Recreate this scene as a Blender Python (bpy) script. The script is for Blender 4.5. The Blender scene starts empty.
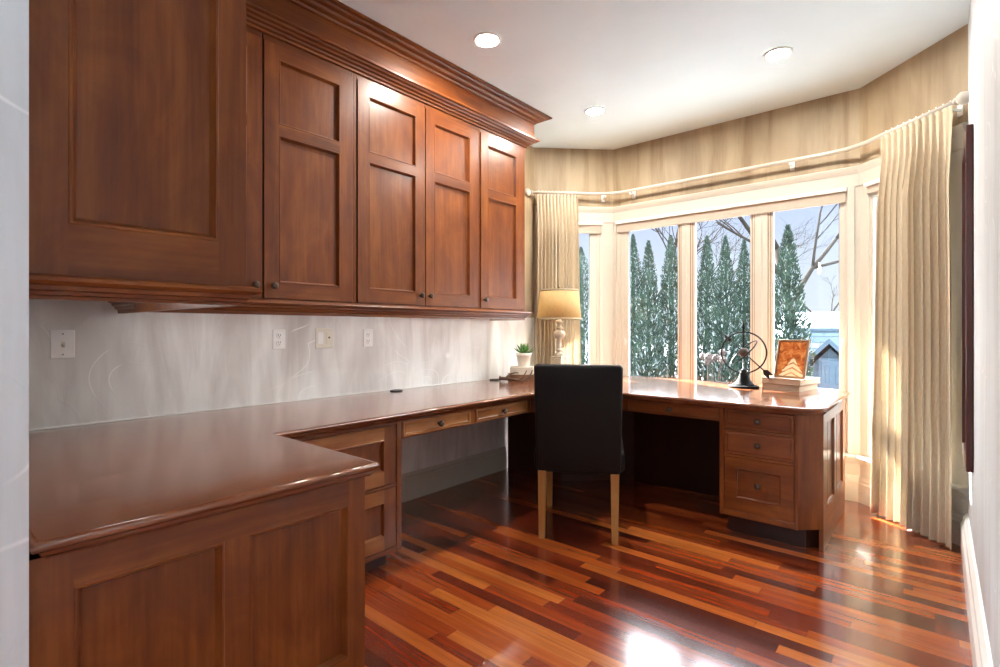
import bpy, bmesh, math, random
from mathutils import Vector, Matrix
R = math.radians
C = bpy.context.scene.collection
sc = bpy.context.scene
rng = random.Random(7)

# ------------------------------------------------------------------ node helpers
def new_mat(name):
    m = bpy.data.materials.new(name); m.use_nodes = True
    nt = m.node_tree; nt.nodes.clear()
    out = nt.nodes.new('ShaderNodeOutputMaterial')
    b = nt.nodes.new('ShaderNodeBsdfPrincipled')
    nt.links.new(b.outputs[0], out.inputs[0])
    return m, nt, b, out
def N(nt, t, **kw):
    n = nt.nodes.new(t)
    for k, v in kw.items():
        if k.startswith('i_'):
            n.inputs[k[2:].replace('_', ' ')].default_value = v
        else: setattr(n, k, v)
    return n
def L(nt, a, b): nt.links.new(a, b)
def ramp(nt, fac, stops):
    n = nt.nodes.new('ShaderNodeValToRGB'); cr = n.color_ramp
    while len(cr.elements) < len(stops): cr.elements.new(0.5)
    for e, (p, c) in zip(cr.elements, stops):
        e.position = p; e.color = (*c, 1)
    L(nt, fac, n.inputs[0]); return n.outputs[0]
def s2l(c):
    return tuple((v/255/12.92 if v/255 <= .04045 else ((v/255+.055)/1.055)**2.4) for v in c)
def coords(nt, scale=(1, 1, 1), rand=0.0, kind='Object'):
    tc = N(nt, 'ShaderNodeTexCoord'); v = tc.outputs[kind]
    if rand:
        oi = N(nt, 'ShaderNodeObjectInfo')
        m = N(nt, 'ShaderNodeVectorMath', operation='SCALE'); m.inputs[0].default_value = (rand, rand*.7, rand*1.3)
        L(nt, oi.outputs['Random'], m.inputs['Scale'])
        a = N(nt, 'ShaderNodeVectorMath', operation='ADD'); L(nt, v, a.inputs[0]); L(nt, m.outputs[0], a.inputs[1]); v = a.outputs[0]
    mp = N(nt, 'ShaderNodeMapping'); mp.inputs['Scale'].default_value = scale
    L(nt, v, mp.inputs[0]); return mp.outputs[0]
def noise(nt, vec, scale=1, detail=3, rough=.5, dist=0):
    n = N(nt, 'ShaderNodeTexNoise'); L(nt, vec, n.inputs['Vector'])
    n.inputs['Scale'].default_value = scale; n.inputs['Detail'].default_value = detail
    n.inputs['Roughness'].default_value = rough; n.inputs['Distortion'].default_value = dist
    return n.outputs[0]
def mixc(nt, fac, a, b, mode='MIX'):
    n = N(nt, 'ShaderNodeMix', data_type='RGBA', blend_type=mode)
    for s, v in ((n.inputs[0], fac), (n.inputs[6], a), (n.inputs[7], b)):
        if hasattr(v, 'links'): L(nt, v, s)
        elif isinstance(v, tuple): s.default_value = (*v, 1)
        else: s.default_value = v
    return n.outputs[2]
def bump(nt, b, h, strength=.1, dist=.01):
    n = N(nt, 'ShaderNodeBump'); n.inputs['Strength'].default_value = strength; n.inputs['Distance'].default_value = dist
    L(nt, h, n.inputs['Height']); L(nt, n.outputs[0], b.inputs['Normal'])
def plain(name, col, rough=.5, metal=0, spec=.5, var=.06, vs=30):
    m, nt, b, o = new_mat(name)
    v = coords(nt, (vs, vs, vs)); n = noise(nt, v, 1, 3)
    c = s2l(col)
    L(nt, ramp(nt, n, [(.3, tuple(x*(1-var) for x in c)), (.7, tuple(min(1, x*(1+var)) for x in c))]), b.inputs['Base Color'])
    b.inputs['Roughness'].default_value = rough; b.inputs['Metallic'].default_value = metal
    b.inputs['Specular IOR Level'].default_value = spec
    return m
def wood(name, axis, dark, mid, light, rough=.38, coat=.30, figure=1.0, rand=9.0):
    m, nt, b, o = new_mat(name)
    st = [14, 14, 14]; st[axis] = 1.1
    fine = [90, 90, 90]; fine[axis] = 4
    pat = [6, 6, 6]; pat[axis] = 3.2
    g = noise(nt, coords(nt, tuple(st), rand), 1, 4, .55, .6)
    f = noise(nt, coords(nt, tuple(fine), rand), 1, 2, .5)
    p = noise(nt, coords(nt, tuple(pat), rand), 1, 4, .6, 1.2)
    a = N(nt, 'ShaderNodeMath', operation='MULTIPLY_ADD'); L(nt, g, a.inputs[0]); a.inputs[1].default_value = .55
    a2 = N(nt, 'ShaderNodeMath', operation='MULTIPLY'); L(nt, p, a2.inputs[0]); a2.inputs[1].default_value = .45*figure
    L(nt, a2.outputs[0], a.inputs[2])
    a3 = N(nt, 'ShaderNodeMath', operation='MULTIPLY_ADD'); L(nt, f, a3.inputs[0]); a3.inputs[1].default_value = .24; L(nt, a.outputs[0], a3.inputs[2])
    col = ramp(nt, a3.outputs[0], [(.36, s2l(dark)), (.62, s2l(mid)), (.92, s2l(light))])
    oi = N(nt, 'ShaderNodeObjectInfo')
    hs = N(nt, 'ShaderNodeHueSaturation'); L(nt, col, hs.inputs['Color'])
    mr = N(nt, 'ShaderNodeMapRange'); mr.inputs[3].default_value = .90; mr.inputs[4].default_value = 1.1
    L(nt, oi.outputs['Random'], mr.inputs[0]); L(nt, mr.outputs[0], hs.inputs['Value'])
    L(nt, hs.outputs[0], b.inputs['Base Color'])
    b.inputs['Roughness'].default_value = rough
    b.inputs['Specular IOR Level'].default_value = .25
    b.inputs['Coat Weight'].default_value = coat; b.inputs['Coat Roughness'].default_value = rough*.6
    bump(nt, b, f, .04, .003)
    return m

CD, CM, CL = (70, 30, 10), (110, 56, 19), (147, 87, 34)
WV = wood('cherry_grain_z', 2, CD, CM, CL)
WY = wood('cherry_grain_y', 1, CD, CM, CL)
WX = wood('cherry_grain_x', 0, CD, CM, CL)
WG = wood('figured_cherry', 1, (106, 58, 27), (138, 84, 42), (164, 112, 64), figure=1.5)
WGX = wood('figured_cherry_x', 0, (86, 40, 17), (112, 58, 27), (134, 76, 40), figure=1.4)
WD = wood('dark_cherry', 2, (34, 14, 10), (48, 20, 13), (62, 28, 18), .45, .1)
TOPY = wood('worktop_cherry', 1, (86, 48, 30), (113, 66, 42), (138, 88, 60), .17, .6)
HONEY = wood('honey_beech', 2, (142, 98, 48), (168, 122, 66), (188, 146, 88), .4, .1)
FRAMEW = wood('dark_mahogany', 2, (44, 16, 14), (66, 26, 22), (84, 36, 30), .3, .3)

def floor_mat():
    m, nt, b, o = new_mat('jatoba_strips')
    tc = N(nt, 'ShaderNodeTexCoord'); sp = N(nt, 'ShaderNodeSeparateXYZ'); L(nt, tc.outputs['Object'], sp.inputs[0])
    def M(op, a, bb=None, c=None):
        n = N(nt, 'ShaderNodeMath', operation=op)
        for i, v in enumerate((a, bb, c)):
            if v is None: continue
            if hasattr(v, 'links'): L(nt, v, n.inputs[i])
            else: n.inputs[i].default_value = v
        return n.outputs[0]
    w = .058
    yr = M('DIVIDE', sp.outputs['Y'], w); row = M('FLOOR', yr)
    wn = N(nt, 'ShaderNodeTexWhiteNoise', noise_dimensions='1D'); L(nt, row, wn.inputs['W'])
    xo = M('MULTIPLY_ADD', wn.outputs['Value'], 7.3, sp.outputs['X'])
    xr = M('DIVIDE', xo, .78); colm = M('FLOOR', xr)
    cv = N(nt, 'ShaderNodeCombineXYZ'); L(nt, row, cv.inputs[0]); L(nt, colm, cv.inputs[1])
    w2 = N(nt, 'ShaderNodeTexWhiteNoise', noise_dimensions='2D'); L(nt, cv.outputs[0], w2.inputs['Vector'])
    col = ramp(nt, w2.outputs['Value'], [(0, s2l((76, 28, 19))), (.16, s2l((98, 38, 22))), (.32, s2l((128, 48, 24))), (.58, s2l((150, 64, 28))), (.82, s2l((172, 86, 36))), (1, s2l((190, 110, 50)))])
    ad = N(nt, 'ShaderNodeVectorMath', operation='ADD'); L(nt, tc.outputs['Object'], ad.inputs[0]); L(nt, w2.outputs['Color'], ad.inputs[1])
    mp = N(nt, 'ShaderNodeMapping'); mp.inputs['Scale'].default_value = (3, 60, 1); L(nt, ad.outputs[0], mp.inputs[0])
    g = noise(nt, mp.outputs[0], 1, 4, .6, .3)
    gm = ramp(nt, g, [(.25, (.62, .56, .52)), (.7, (1.1, 1.08, 1.05))])
    c2 = mixc(nt, 1.0, col, gm, 'MULTIPLY')
    fy = M('FRACT', yr); e1 = M('LESS_THAN', fy, .022)
    fx = M('FRACT', xr); e2 = M('LESS_THAN', fx, .0022); e = M('MAXIMUM', e1, e2)
    c3 = mixc(nt, M('MULTIPLY', e, .6), c2, (.02, .008, .005))
    L(nt, c3, b.inputs['Base Color'])
    rn = noise(nt, coords(nt, (2, 5, 1)), 1, 3)
    mr = N(nt, 'ShaderNodeMapRange'); mr.inputs[3].default_value = .18; mr.inputs[4].default_value = .28; L(nt, rn, mr.inputs[0])
    L(nt, mr.outputs[0], b.inputs['Roughness'])
    b.inputs['Coat Weight'].default_value = 1.0; b.inputs['Coat Roughness'].default_value = .13; b.inputs['Coat IOR'].default_value = 1.6
    bump(nt, b, M('MULTIPLY_ADD', e, -1.0, M('MULTIPLY', g, .12)), .12, .002)
    return m
FLOOR = floor_mat()

def faux(name, base, streak, streak2, scr=None, amt=1.0, scl=(7, 7, 1.1)):
    m, nt, b, o = new_mat(name)
    n1 = noise(nt, coords(nt, scl), 1, 5, .6, .5)
    n2 = noise(nt, coords(nt, (2.6, 2.6, 1.0)), 1, 3, .5, .8)
    n3 = noise(nt, coords(nt, (60, 60, 5)), 1, 3, .6)
    c = ramp(nt, n1, [(.34, s2l(streak)), (.56, s2l(base))])
    c = mixc(nt, ramp(nt, n2, [(.45, (0, 0, 0)), (.72, (.55*amt,)*3)]), c, s2l(streak2))
    c = mixc(nt, ramp(nt, n3, [(.35, (.16,)*3), (.6, (0, 0, 0))]), c, s2l(streak))
    h = n3
    if scr:
        vv = coords(nt, (1, 1, 1))
        dn = N(nt, 'ShaderNodeTexNoise'); L(nt, vv, dn.inputs['Vector']); dn.inputs['Scale'].default_value = 1.6; dn.inputs['Detail'].default_value = 1
        ad = N(nt, 'ShaderNodeVectorMath', operation='MULTIPLY_ADD'); L(nt, dn.outputs['Color'], ad.inputs[0]); ad.inputs[1].default_value = (.5,)*3; L(nt, vv, ad.inputs[2])
        vo = N(nt, 'ShaderNodeTexVoronoi', feature='F1'); L(nt, ad.outputs[0], vo.inputs['Vector']); vo.inputs['Scale'].default_value = 2.6
        fr = N(nt, 'ShaderNodeMath', operation='PINGPONG'); L(nt, vo.outputs['Distance'], fr.inputs[0]); fr.inputs[1].default_value = .105
        ln = ramp(nt, fr.outputs[0], [(.0, (1, 1, 1)), (.004, (.7,)*3), (.009, (0, 0, 0))])
        mk = ramp(nt, noise(nt, coords(nt, (3, 3, 3)), 1, 2), [(.54, (0, 0, 0)), (.62, (.8,)*3)])
        c = mixc(nt, mixc(nt, 1.0, ln, mk, 'MULTIPLY'), c, s2l(scr)); h = ln
    L(nt, c, b.inputs['Base Color']); b.inputs['Roughness'].default_value = .55
    bump(nt, b, h, .12, .003)
    return m
GREYW = faux('grey_glaze_plaster', (240, 241, 238), (212, 209, 205), (170, 158, 153), (251, 251, 249))
BEIGEW = faux('beige_glaze_plaster', (174, 154, 124), (146, 124, 95), (124, 102, 77), None, .9, (10, 10, .9))
PALEW = faux('pale_glaze_plaster', (208, 212, 215), (194, 197, 199), (187, 189, 190), (234, 235, 235), .5)
CEIL = plain('ceiling_paint', (226, 243, 250), .7, var=.02, vs=3)
TRIM = plain('cream_trim_paint', (192, 185, 172), .35, var=.02, vs=6)
SASH = plain('cream_sash_paint', (196, 189, 176), .35, var=.02, vs=6)
WHITE = plain('white_plastic', (240, 240, 238), .35, var=.02)
WHITEP = plain('white_trim_paint', (240, 238, 233), .4, var=.02, vs=6)
IVORY = plain('ivory_plastic', (226, 222, 208), .35, var=.02)
SHADEF = plain('shade_fabric', (178, 164, 148), .8, var=.04, vs=90)
TANS = plain('tan_weatherstrip', (150, 126, 96), .6)
GREYS = plain('grey_seal', (112, 118, 124), .5)
BRONZE = plain('aged_bronze', (84, 70, 60), .35, .75, var=.2)
IRON = plain('blackened_iron', (20, 18, 18), .6, .0, .2, var=.25)
BLACKP = plain('black_plastic', (22, 22, 22), .4)
def leather():
    m, nt, b, o = new_mat('black_leather')
    n = noise(nt, coords(nt, (120, 120, 120)), 1, 4)
    n2 = noise(nt, coords(nt, (3, 3, 3)), 1, 2)
    L(nt, ramp(nt, n2, [(.3, s2l((17, 13, 11))), (.7, s2l((25, 19, 17)))]), b.inputs['Base Color'])
    b.inputs['Roughness'].default_value = .45; b.inputs['Specular IOR Level'].default_value = .16; bump(nt, b, n, .12, .002); return m
LEATHER = leather()
def cloth(name, col, trans=.4, rough=.9, weave=220):
    m, nt, b, o = new_mat(name)
    n = noise(nt, coords(nt, (weave, weave, weave*.15)), 1, 2)
    c = s2l(col)
    colr = ramp(nt, n, [(.3, tuple(x*.9 for x in c)), (.7, tuple(min(1, x*1.06) for x in c))])
    L(nt, colr, b.inputs['Base Color']); b.inputs['Roughness'].default_value = rough; b.inputs['Specular IOR Level'].default_value = .15
    t = N(nt, 'ShaderNodeBsdfTranslucent'); L(nt, colr, t.inputs[0])
    mx = N(nt, 'ShaderNodeMixShader'); mx.inputs[0].default_value = trans
    L(nt, b.outputs[0], mx.inputs[1]); L(nt, t.outputs[0], mx.inputs[2]); L(nt, mx.outputs[0], o.inputs[0]); return m
CURT = cloth('curtain_cream', (198, 182, 157), .10)
LSHADE = cloth('linen_lampshade', (214, 190, 142), .45, .9, 160)
BAND = cloth('shade_band', (178, 164, 138), .15)
def glass():
    m, nt, b, o = new_mat('window_glass'); nt.nodes.remove(b)
    t = N(nt, 'ShaderNodeBsdfTransparent'); t.inputs[0].default_value = (.95, .97, .97, 1)
    g = N(nt, 'ShaderNodeBsdfGlossy'); g.inputs['Roughness'].default_value = .01
    lw = N(nt, 'ShaderNodeLayerWeight'); lw.inputs[0].default_value = .5
    pw = N(nt, 'ShaderNodeMath', operation='POWER'); L(nt, lw.outputs['Facing'], pw.inputs[0]); pw.inputs[1].default_value = 5
    fr = N(nt, 'ShaderNodeMath', operation='MULTIPLY_ADD'); L(nt, pw.outputs[0], fr.inputs[0]); fr.inputs[1].default_value = .8; fr.inputs[2].default_value = .025
    n = noise(nt, coords(nt, (1, 1, 1)), .7, 1); bp = N(nt, 'ShaderNodeBump'); bp.inputs['Strength'].default_value = .02; L(nt, n, bp.inputs['Height']); L(nt, bp.outputs[0], g.inputs['Normal'])
    mx = N(nt, 'ShaderNodeMixShader'); L(nt, fr.outputs[0], mx.inputs[0]); L(nt, t.outputs[0], mx.inputs[1]); L(nt, g.outputs[0], mx.inputs[2])
    L(nt, mx.outputs[0], o.inputs[0]); return m
GLASS = glass()
def mirror():
    m, nt, b, o = new_mat('mirror_silver')
    n = noise(nt, coords(nt, (2, 2, 2)), 1, 1)
    L(nt, ramp(nt, n, [(.3, (.80, .80, .82)), (.7, (.84, .84, .85))]), b.inputs['Base Color'])
    b.inputs['Metallic'].default_value = 1; b.inputs['Roughness'].default_value = .03; return m
MIRROR = mirror()
def emit(name, col, st):
    m, nt, b, o = new_mat(name)
    n = noise(nt, coords(nt, (40, 40, 40)), 1, 1)
    L(nt, ramp(nt, n, [(.2, tuple(x*.97 for x in col)), (.8, col)]), b.inputs['Emission Color'])
    b.inputs['Emission Strength'].default_value = st; b.inputs['Base Color'].default_value = (.9, .9, .9, 1); return m
LAMPST = 305
LENS = emit('downlight_lens', (1, .945, .85), LAMPST)
BULB = emit('warm_bulb', (1, .78, .48), 18)

# ------------------------------------------------------------------ mesh helpers
def box(bm, x0, x1, y0, y1, z0, z1, mi=0, M=None):
    vs = [Vector((x, y, z)) for x in (x0, x1) for y in (y0, y1) for z in (z0, z1)]
    if M: vs = [M(v.x, v.y, v.z) if callable(M) else M @ v for v in vs]
    b = [bm.verts.new(v) for v in vs]
    for f in ((0, 1, 3, 2), (4, 6, 7, 5), (0, 4, 5, 1), (2, 3, 7, 6), (0, 2, 6, 4), (1, 5, 7, 3)):
        bm.faces.new([b[i] for i in f]).material_index = mi
def grid_loft(bm, rings, closed=True, cap0=False, cap1=False, mi=0, smooth=True):
    vr = [[bm.verts.new(p) for p in r] for r in rings]
    n = len(vr[0])
    for a, b in zip(vr, vr[1:]):
        for i in range(n if closed else n-1):
            j = (i+1) % n
            f = bm.faces.new((a[i], a[j], b[j], b[i])); f.material_index = mi; f.smooth = smooth
    if cap0: bm.faces.new(vr[0]).material_index = mi
    if cap1: bm.faces.new(list(reversed(vr[-1]))).material_index = mi
    return vr
def lathe(bm, prof, c=(0, 0, 0), n=20, mi=0, M=None, smooth=True):
    rings = []
    for r, z in prof:
        ring = [Vector((c[0]+r*math.cos(2*math.pi*k/n), c[1]+r*math.sin(2*math.pi*k/n), c[2]+z)) for k in range(n)]
        if M: ring = [M @ p for p in ring]
        rings.append(ring)
    grid_loft(bm, rings, True, True, True, mi, smooth)
def tube(bm, pts, rad, n=8, mi=0, closed=False):
    pts = [Vector(p) for p in pts]; rings = []
    rad = rad if isinstance(rad, (list, tuple)) else [rad]*len(pts)
    up = None
    for i, p in enumerate(pts):
        a = pts[i-1] if (i > 0 or closed) else p
        b = pts[(i+1) % len(pts)] if (i < len(pts)-1 or closed) else p
        t = (b-a).normalized()
        if up is None: up = t.orthogonal().normalized()
        up = (up - t*up.dot(t)).normalized(); w = t.cross(up)
        rings.append([p + (up*math.cos(2*math.pi*k/n)+w*math.sin(2*math.pi*k/n))*rad[i] for k in range(n)])
    if closed: rings.append(rings[0]); grid_loft(bm, rings, True, False, False, mi); bmesh.ops.remove_doubles(bm, verts=bm.verts, dist=1e-6)
    else: grid_loft(bm, rings, True, True, True, mi)
def offset_poly(pts, off, closed):
    n = len(pts); out = []
    for i in range(n):
        p = Vector(pts[i])
        dirs = []
        if closed or i > 0: dirs.append((p-Vector(pts[i-1])).normalized())
        if closed or i < n-1: dirs.append((Vector(pts[(i+1) % n])-p).normalized())
        nr = [Vector((d.y, -d.x)) for d in dirs]                    # right-hand side of travel
        if len(nr) == 1: out.append(p+nr[0]*off)
        else:
            b = (nr[0]+nr[1]).normalized(); out.append(p+b*(off/max(.2, b.dot(nr[0]))))
    return out
def sweep(bm, path, prof, mi=0, smooth=False):
    """closed profile of (offset to the right of travel, z) carried along a 2-d path with mitred corners"""
    offs = [(offset_poly(path, o, False), z) for o, z in prof]
    rings = [[Vector((*offs[k][0][i], offs[k][1])) for k in range(len(prof))] for i in range(len(path))]
    grid_loft(bm, rings, True, True, True, mi, smooth)
def profslab(bm, poly, prof, mi=0):
    """counter-clockwise polygon, edge profile of (offset outward, z) from top to bottom"""
    rings = [[Vector((*p, z)) for p in offset_poly(poly, o, True)] for o, z in prof]
    grid_loft(bm, rings, True, True, True, mi, False)
def prism(bm, poly, z0, z1, mi=0): profslab(bm, poly, [(0, z1), (0, z0)], mi)
def front(bm, m, a0, a1, b0, b1, ops, th=.02, rec=.012, bead=.011, mv=0, mh=1, base=0.0):
    """framed front with recessed panels; m maps (across, up, outward) to the world"""
    def bx(p, q, r, s, d0, d1, mi): box(bm, p, q, r, s, d0, d1, mi, lambda a, b, d: m(a, b, d))
    ac = sorted({a0, a1, *[o[0] for o in ops], *[o[1] for o in ops]}); bc = sorted({b0, b1, *[o[2] for o in ops], *[o[3] for o in ops]})
    bx(a0, a1, b0, b1, base, base+th-rec, mv)
    for i in range(len(ac)-1):
        for j in range(len(bc)-1):
            ca, cb = (ac[i]+ac[i+1])/2, (bc[j]+bc[j+1])/2
            if any(o[0] < ca < o[1] and o[2] < cb < o[3] for o in ops): continue
            outer = i in (0, len(ac)-2)
            rail = not any(o[2] < cb < o[3] for o in ops)
            bx(ac[i], ac[i+1], bc[j], bc[j+1], base+th-rec, base+th, mh if rail and not outer else mv)
    for (p, q, r, s) in ops:
        lv = [(0, th), (.002, th+.0015), (bead*.45, th+.001), (bead*.55, th-.004), (bead, th-rec+.001)]
        rings = [[m(p+i, r+i, base+d), m(q-i, r+i, base+d), m(q-i, s-i, base+d), m(p+i, s-i, base+d)] for i, d in lv]
        vr = [[bm.verts.new(v) for v in rr] for rr in rings]
        for u, w in zip(vr, vr[1:]):
            for k in range(4):
                f = bm.faces.new((u[k], u[(k+1) % 4], w[(k+1) % 4], w[k])); f.material_index = mh if k in (0, 2) else mv
def mX(x0): return lambda a, b, d: Vector((x0+d, a, b))
def mYn(y0): return lambda a, b, d: Vector((a, y0-d, b))

MW = {}
def setprops(o, label, cat, group=None, kind=None):
    if label: o['label'] = label
    if cat: o['category'] = cat
    if group: o['group'] = group
    if kind: o['kind'] = kind
def thing(name, label, cat, loc=(0, 0, 0), rz=0, group=None):
    o = bpy.data.objects.new(name, None); C.objects.link(o); o.empty_display_size = .05
    o.location = loc; o.rotation_euler = (0, 0, rz)
    MW[o] = Matrix.Translation(loc) @ Matrix.Rotation(rz, 4, 'Z')
    setprops(o, label, cat, group); return o
def obj(name, bm, mats, parent=None, local=False, bevel=0, smooth_angle=None, loc=None, rz=0):
    """one mesh object; bm in world space unless local"""
    me = bpy.data.meshes.new(name)
    M = MW.get(parent) if parent else None
    if parent is None and loc is not None:
        M = Matrix.Translation(loc) @ Matrix.Rotation(rz, 4, 'Z')
    if M is not None and not local: bm.transform(M.inverted())
    bmesh.ops.recalc_face_normals(bm, faces=bm.faces)
    bm.to_mesh(me); bm.free()
    for m in (mats if isinstance(mats, (list, tuple)) else [mats]): me.materials.append(m)
    o = bpy.data.objects.new(name, me); C.objects.link(o)
    if parent: o.parent = parent; MW[o] = MW.get(parent, Matrix())
    elif loc is not None: o.location = loc; o.rotation_euler = (0, 0, rz); MW[o] = M
    else: MW[o] = Matrix()
    if bevel:
        b = o.modifiers.new('bevel', 'BEVEL'); b.width = bevel; b.segments = 2; b.limit_method = 'ANGLE'; b.angle_limit = R(40)
    return o
def tag(o, label, cat, group=None): setprops(o, label, cat, group); return o
def struct(name, bm, mats, parent=None, bevel=0):
    o = obj(name, bm, mats, parent, bevel=bevel)
    if parent is None: o['kind'] = 'structure'
    return o
def B(): return bmesh.new()
def pbox(name, parent, mats, *dims, bevel=0):
    bm = B(); box(bm, *dims); return obj(name, bm, mats, parent, bevel=bevel)

# ------------------------------------------------------------------ room shell
H = 2.755; XR = 2.84
PL, PB0, PB1, PR = Vector((0, 3.665)), Vector((.505, 4.17)), Vector((2.325, 4.17)), Vector((XR, 3.655))
bm = B(); prism(bm, [(-1.3, -3.3), (XR+.1, -3.3), (XR+.1, 3.75), (2.37, 4.27), (.46, 4.27), (-.12, 3.72), (-.12, .1), (-1.3, .1)], -.08, 0); struct('floor', bm, FLOOR)
bm = B(); prism(bm, [(-1.3, -3.3), (XR+.1, -3.3), (XR+.1, 3.75), (2.37, 4.27), (.46, 4.27), (-.12, 3.72), (-.12, .1), (-1.3, .1)], H, H+.1); struct('ceiling', bm, CEIL)
bm = B(); box(bm, -.12, 0, .10, 3.095, 0, H); box(bm, -.12, 0, 3.095, 3.70, 0, 1.25); box(bm, -.12, 0, 3.095, 3.70, 1.25, H, 1); struct('wall_left', bm, [GREYW, BEIGEW])
bm = B(); box(bm, XR, XR+.12, -3.2, 3.70, 0, H); struct('wall_right', bm, PALEW)
bm = B(); box(bm, -.12, 1.44, .02, .161, 0, H); struct('wall_near', bm, PALEW)
bm = B(); box(bm, -1.3, -1.18, -3.2, .02, 0, H); box(bm, -1.18, -.12, .02, .1, 0, H); struct('wall_hall_left', bm, PALEW)
def seg(p0, p1):
    d = (p1-p0).normalized(); n = Vector((-d.y, d.x))               # outward is left of travel here (west to east, room to the south)
    return (lambda s, dp, z: Vector((p0.x+d.x*s+n.x*dp, p0.y+d.y*s+n.y*dp, z))), (p1-p0).length
ZW = 2.215
def wall_open(name, p0, p1, s0, s1, z0, z1, upper, lower, zs=ZW, th=.12):
    m, ln = seg(p0, p1); bm = B(); e = .045
    box(bm, -e, ln+e, 0, th, zs, H, 0, m)
    box(bm, -e, s0, 0, th, 0, zs, 1, m); box(bm, s1, ln+e, 0, th, 0, zs, 1, m)
    box(bm, s0, s1, 0, th, 0, z0, 1, m)
    if z1 < zs: box(bm, s0, s1, 0, th, z1, zs, 1, m)
    return struct(name, bm, [upper, lower])
WZ0, WZ1 = .30, 2.105
wall_open('wall_bay_left', PL, PB0, .10, .615, WZ0, WZ1, BEIGEW, TRIM)
wall_open('wall_back', PB0, PB1, .037, 1.752, WZ0, WZ1, BEIGEW, TRIM)
wall_open('wall_bay_right', PB1, PR, .062, .62, WZ0, WZ1, BEIGEW, TRIM)
# hall behind the viewpoint, plus an added window that lets in fill light
HB0, HB1 = Vector((XR, -3.2)), Vector((-1.3, -3.2))
wall_open('wall_hall_back', HB0, HB1, 2.6, 3.9, .5, 2.4, PALEW, PALEW)

def window(name, p0, p1, s0, s1, z0, z1, mull, jamb=.055, sash=.045, seal=True, locks=(), jr=None, sr=None):
    jr = jr or jamb; sr = sr or sash
    m, ln = seg(p0, p1)
    w = bpy.data.objects.new(name, None); C.objects.link(w); w['kind'] = 'structure'
    c = m((s0+s1)/2, .05, z0); w.location = c; MW[w] = Matrix.Translation(c); w.empty_display_size = .05
    bm = B()
    box(bm, s0, s0+jamb*.55, .0, .075, z0, z1, 0, m); box(bm, s1-jr*.55, s1, .0, .075, z0, z1, 0, m)
    box(bm, s0+jamb*.55, s0+jamb, .006, .075, z0, z1, 0, m); box(bm, s1-jr, s1-jr*.55, .006, .075, z0, z1, 0, m)
    box(bm, s0+jamb, s1-jr, .0, .075, z1-.04, z1, 0, m); box(bm, s0+jamb, s1-jr, -.004, .075, z0, z0+.04, 0, m)
    for a, b in mull:
        box(bm, a+.030, b-.030, .0, .075, z0+.04, z1-.04, 0, m); box(bm, a+.014, b-.014, .008, .075, z0+.04, z1-.04, 0, m)
        box(bm, (a+b)/2-.006, (a+b)/2+.006, -.007, .02, z0+.04, z1-.04, 0, m)
    for a, b in mull:
        for e in (a+.012, a+.028, b-.014, b-.030): box(bm, e-.003, e+.003, -.0012 if abs(e-(a+b)/2) < .045 else .0068, .012, z0+.04, z1-.04, 1, m)
    obj('window_frame', bm, [SASH, TANS], w, bevel=.003)
    edges = [s0+jamb] + [v for ab in mull for v in ab] + [s1-jr]
    for i in range(0, len(edges), 2):
        a, b = edges[i], edges[i+1]
        if mull:
            if i: a -= .014
            if i+2 < len(edges): b += .014
        bm = B(); zt, zb = z1-.04, z0+.04; k = sash
        kl = sash if i == 0 else .018; kr = sr if i+2 >= len(edges) else .018
        box(bm, a, a+kl, .012, .05, zb, zt, 0, m); box(bm, b-kr, b, .012, .05, zb, zt, 0, m)
        box(bm, a+kl, b-kr, .012, .05, zt-.05, zt, 0, m); box(bm, a+kl, b-kr, .012, .05, zb, zb+.06, 0, m)
        if seal:
            if i == 0: box(bm, a+kl-.012, a+kl+.003, .02, .045, zb+.06, zt-.05, 1, m)
            if i+2 >= len(edges): box(bm, b-kr-.004, b-kr+.012, .02, .045, zb+.06, zt-.05, 1, m)
        so = obj('sash', bm, [SASH, GREYS], w)
        bm = B(); box(bm, a+kl, b-kr, .026, .030, zb+.06, zt-.05, 0, m); obj('pane', bm, GLASS, so)
        if i in locks:
            bm = B(); sL = a+kl*.4 if i == 0 else b-kr*.4
            box(bm, sL-.012, sL+.012, .002, .012, .98, 1.06, 0, m); box(bm, sL-.006, sL+.006, -.012, .002, 1.01, 1.07, 0, m); obj('sash_lock', bm, SASH, so, bevel=.002)
    return w
ox = .505
window('window_1', PL, PB0, .10, .615, WZ0, WZ1, [], .05, .06)
window('window_2', PB0, PB1, .037, 1.752, WZ0, WZ1, [(1.090-ox, 1.224-ox), (1.645-ox, 1.795-ox)], .055, .048, locks=(0, 4), jr=.022, sr=.028)
window('window_3', PB1, PR, .062, .62, WZ0, WZ1, [], .018, .016, False)
window('added_hall_window', HB0, HB1, 2.6, 3.9, .5, 2.4, [(3.2, 3.3)])  # added window, out of view, brings sky light in from behind

# roller shades at the head of each bay window
def roller(p0, p1, s0, s1, z0, z1, label):
    m, ln = seg(p0, p1); c = m((s0+s1)/2, -.02, z0)
    t = thing('roller_shade', label, 'window shade', c, 0, 'roller shades at the window heads')
    bm = B(); box(bm, s0, s1, -.034, .03, z1-.024, z1, 0, m); obj('head_rail', bm, WHITE, t, bevel=.004)
    bm = B(); box(bm, s0+.008, s1-.008, -.012, -.008, z0+.016, z1-.024, 0, m); obj('shade_cloth', bm, SHADEF, t)
    bm = B(); box(bm, s0+.006, s1-.006, -.018, -.002, z0, z0+.016, 0, m); obj('hem_bar', bm, SHADEF, t, bevel=.002)
roller(PL, PB0, .105, .61, 2.0, 2.10, 'short cream roller shade on the narrow left bay window beside the lamp curtain')
roller(PB0, PB1, .042, 1.747, 2.005, 2.102, 'long white and beige roller shade across the wide middle window')
roller(PB1, PR, .067, .615, 2.03, 2.10, 'white roller shade at the narrow right window beside the long curtain')

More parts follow.
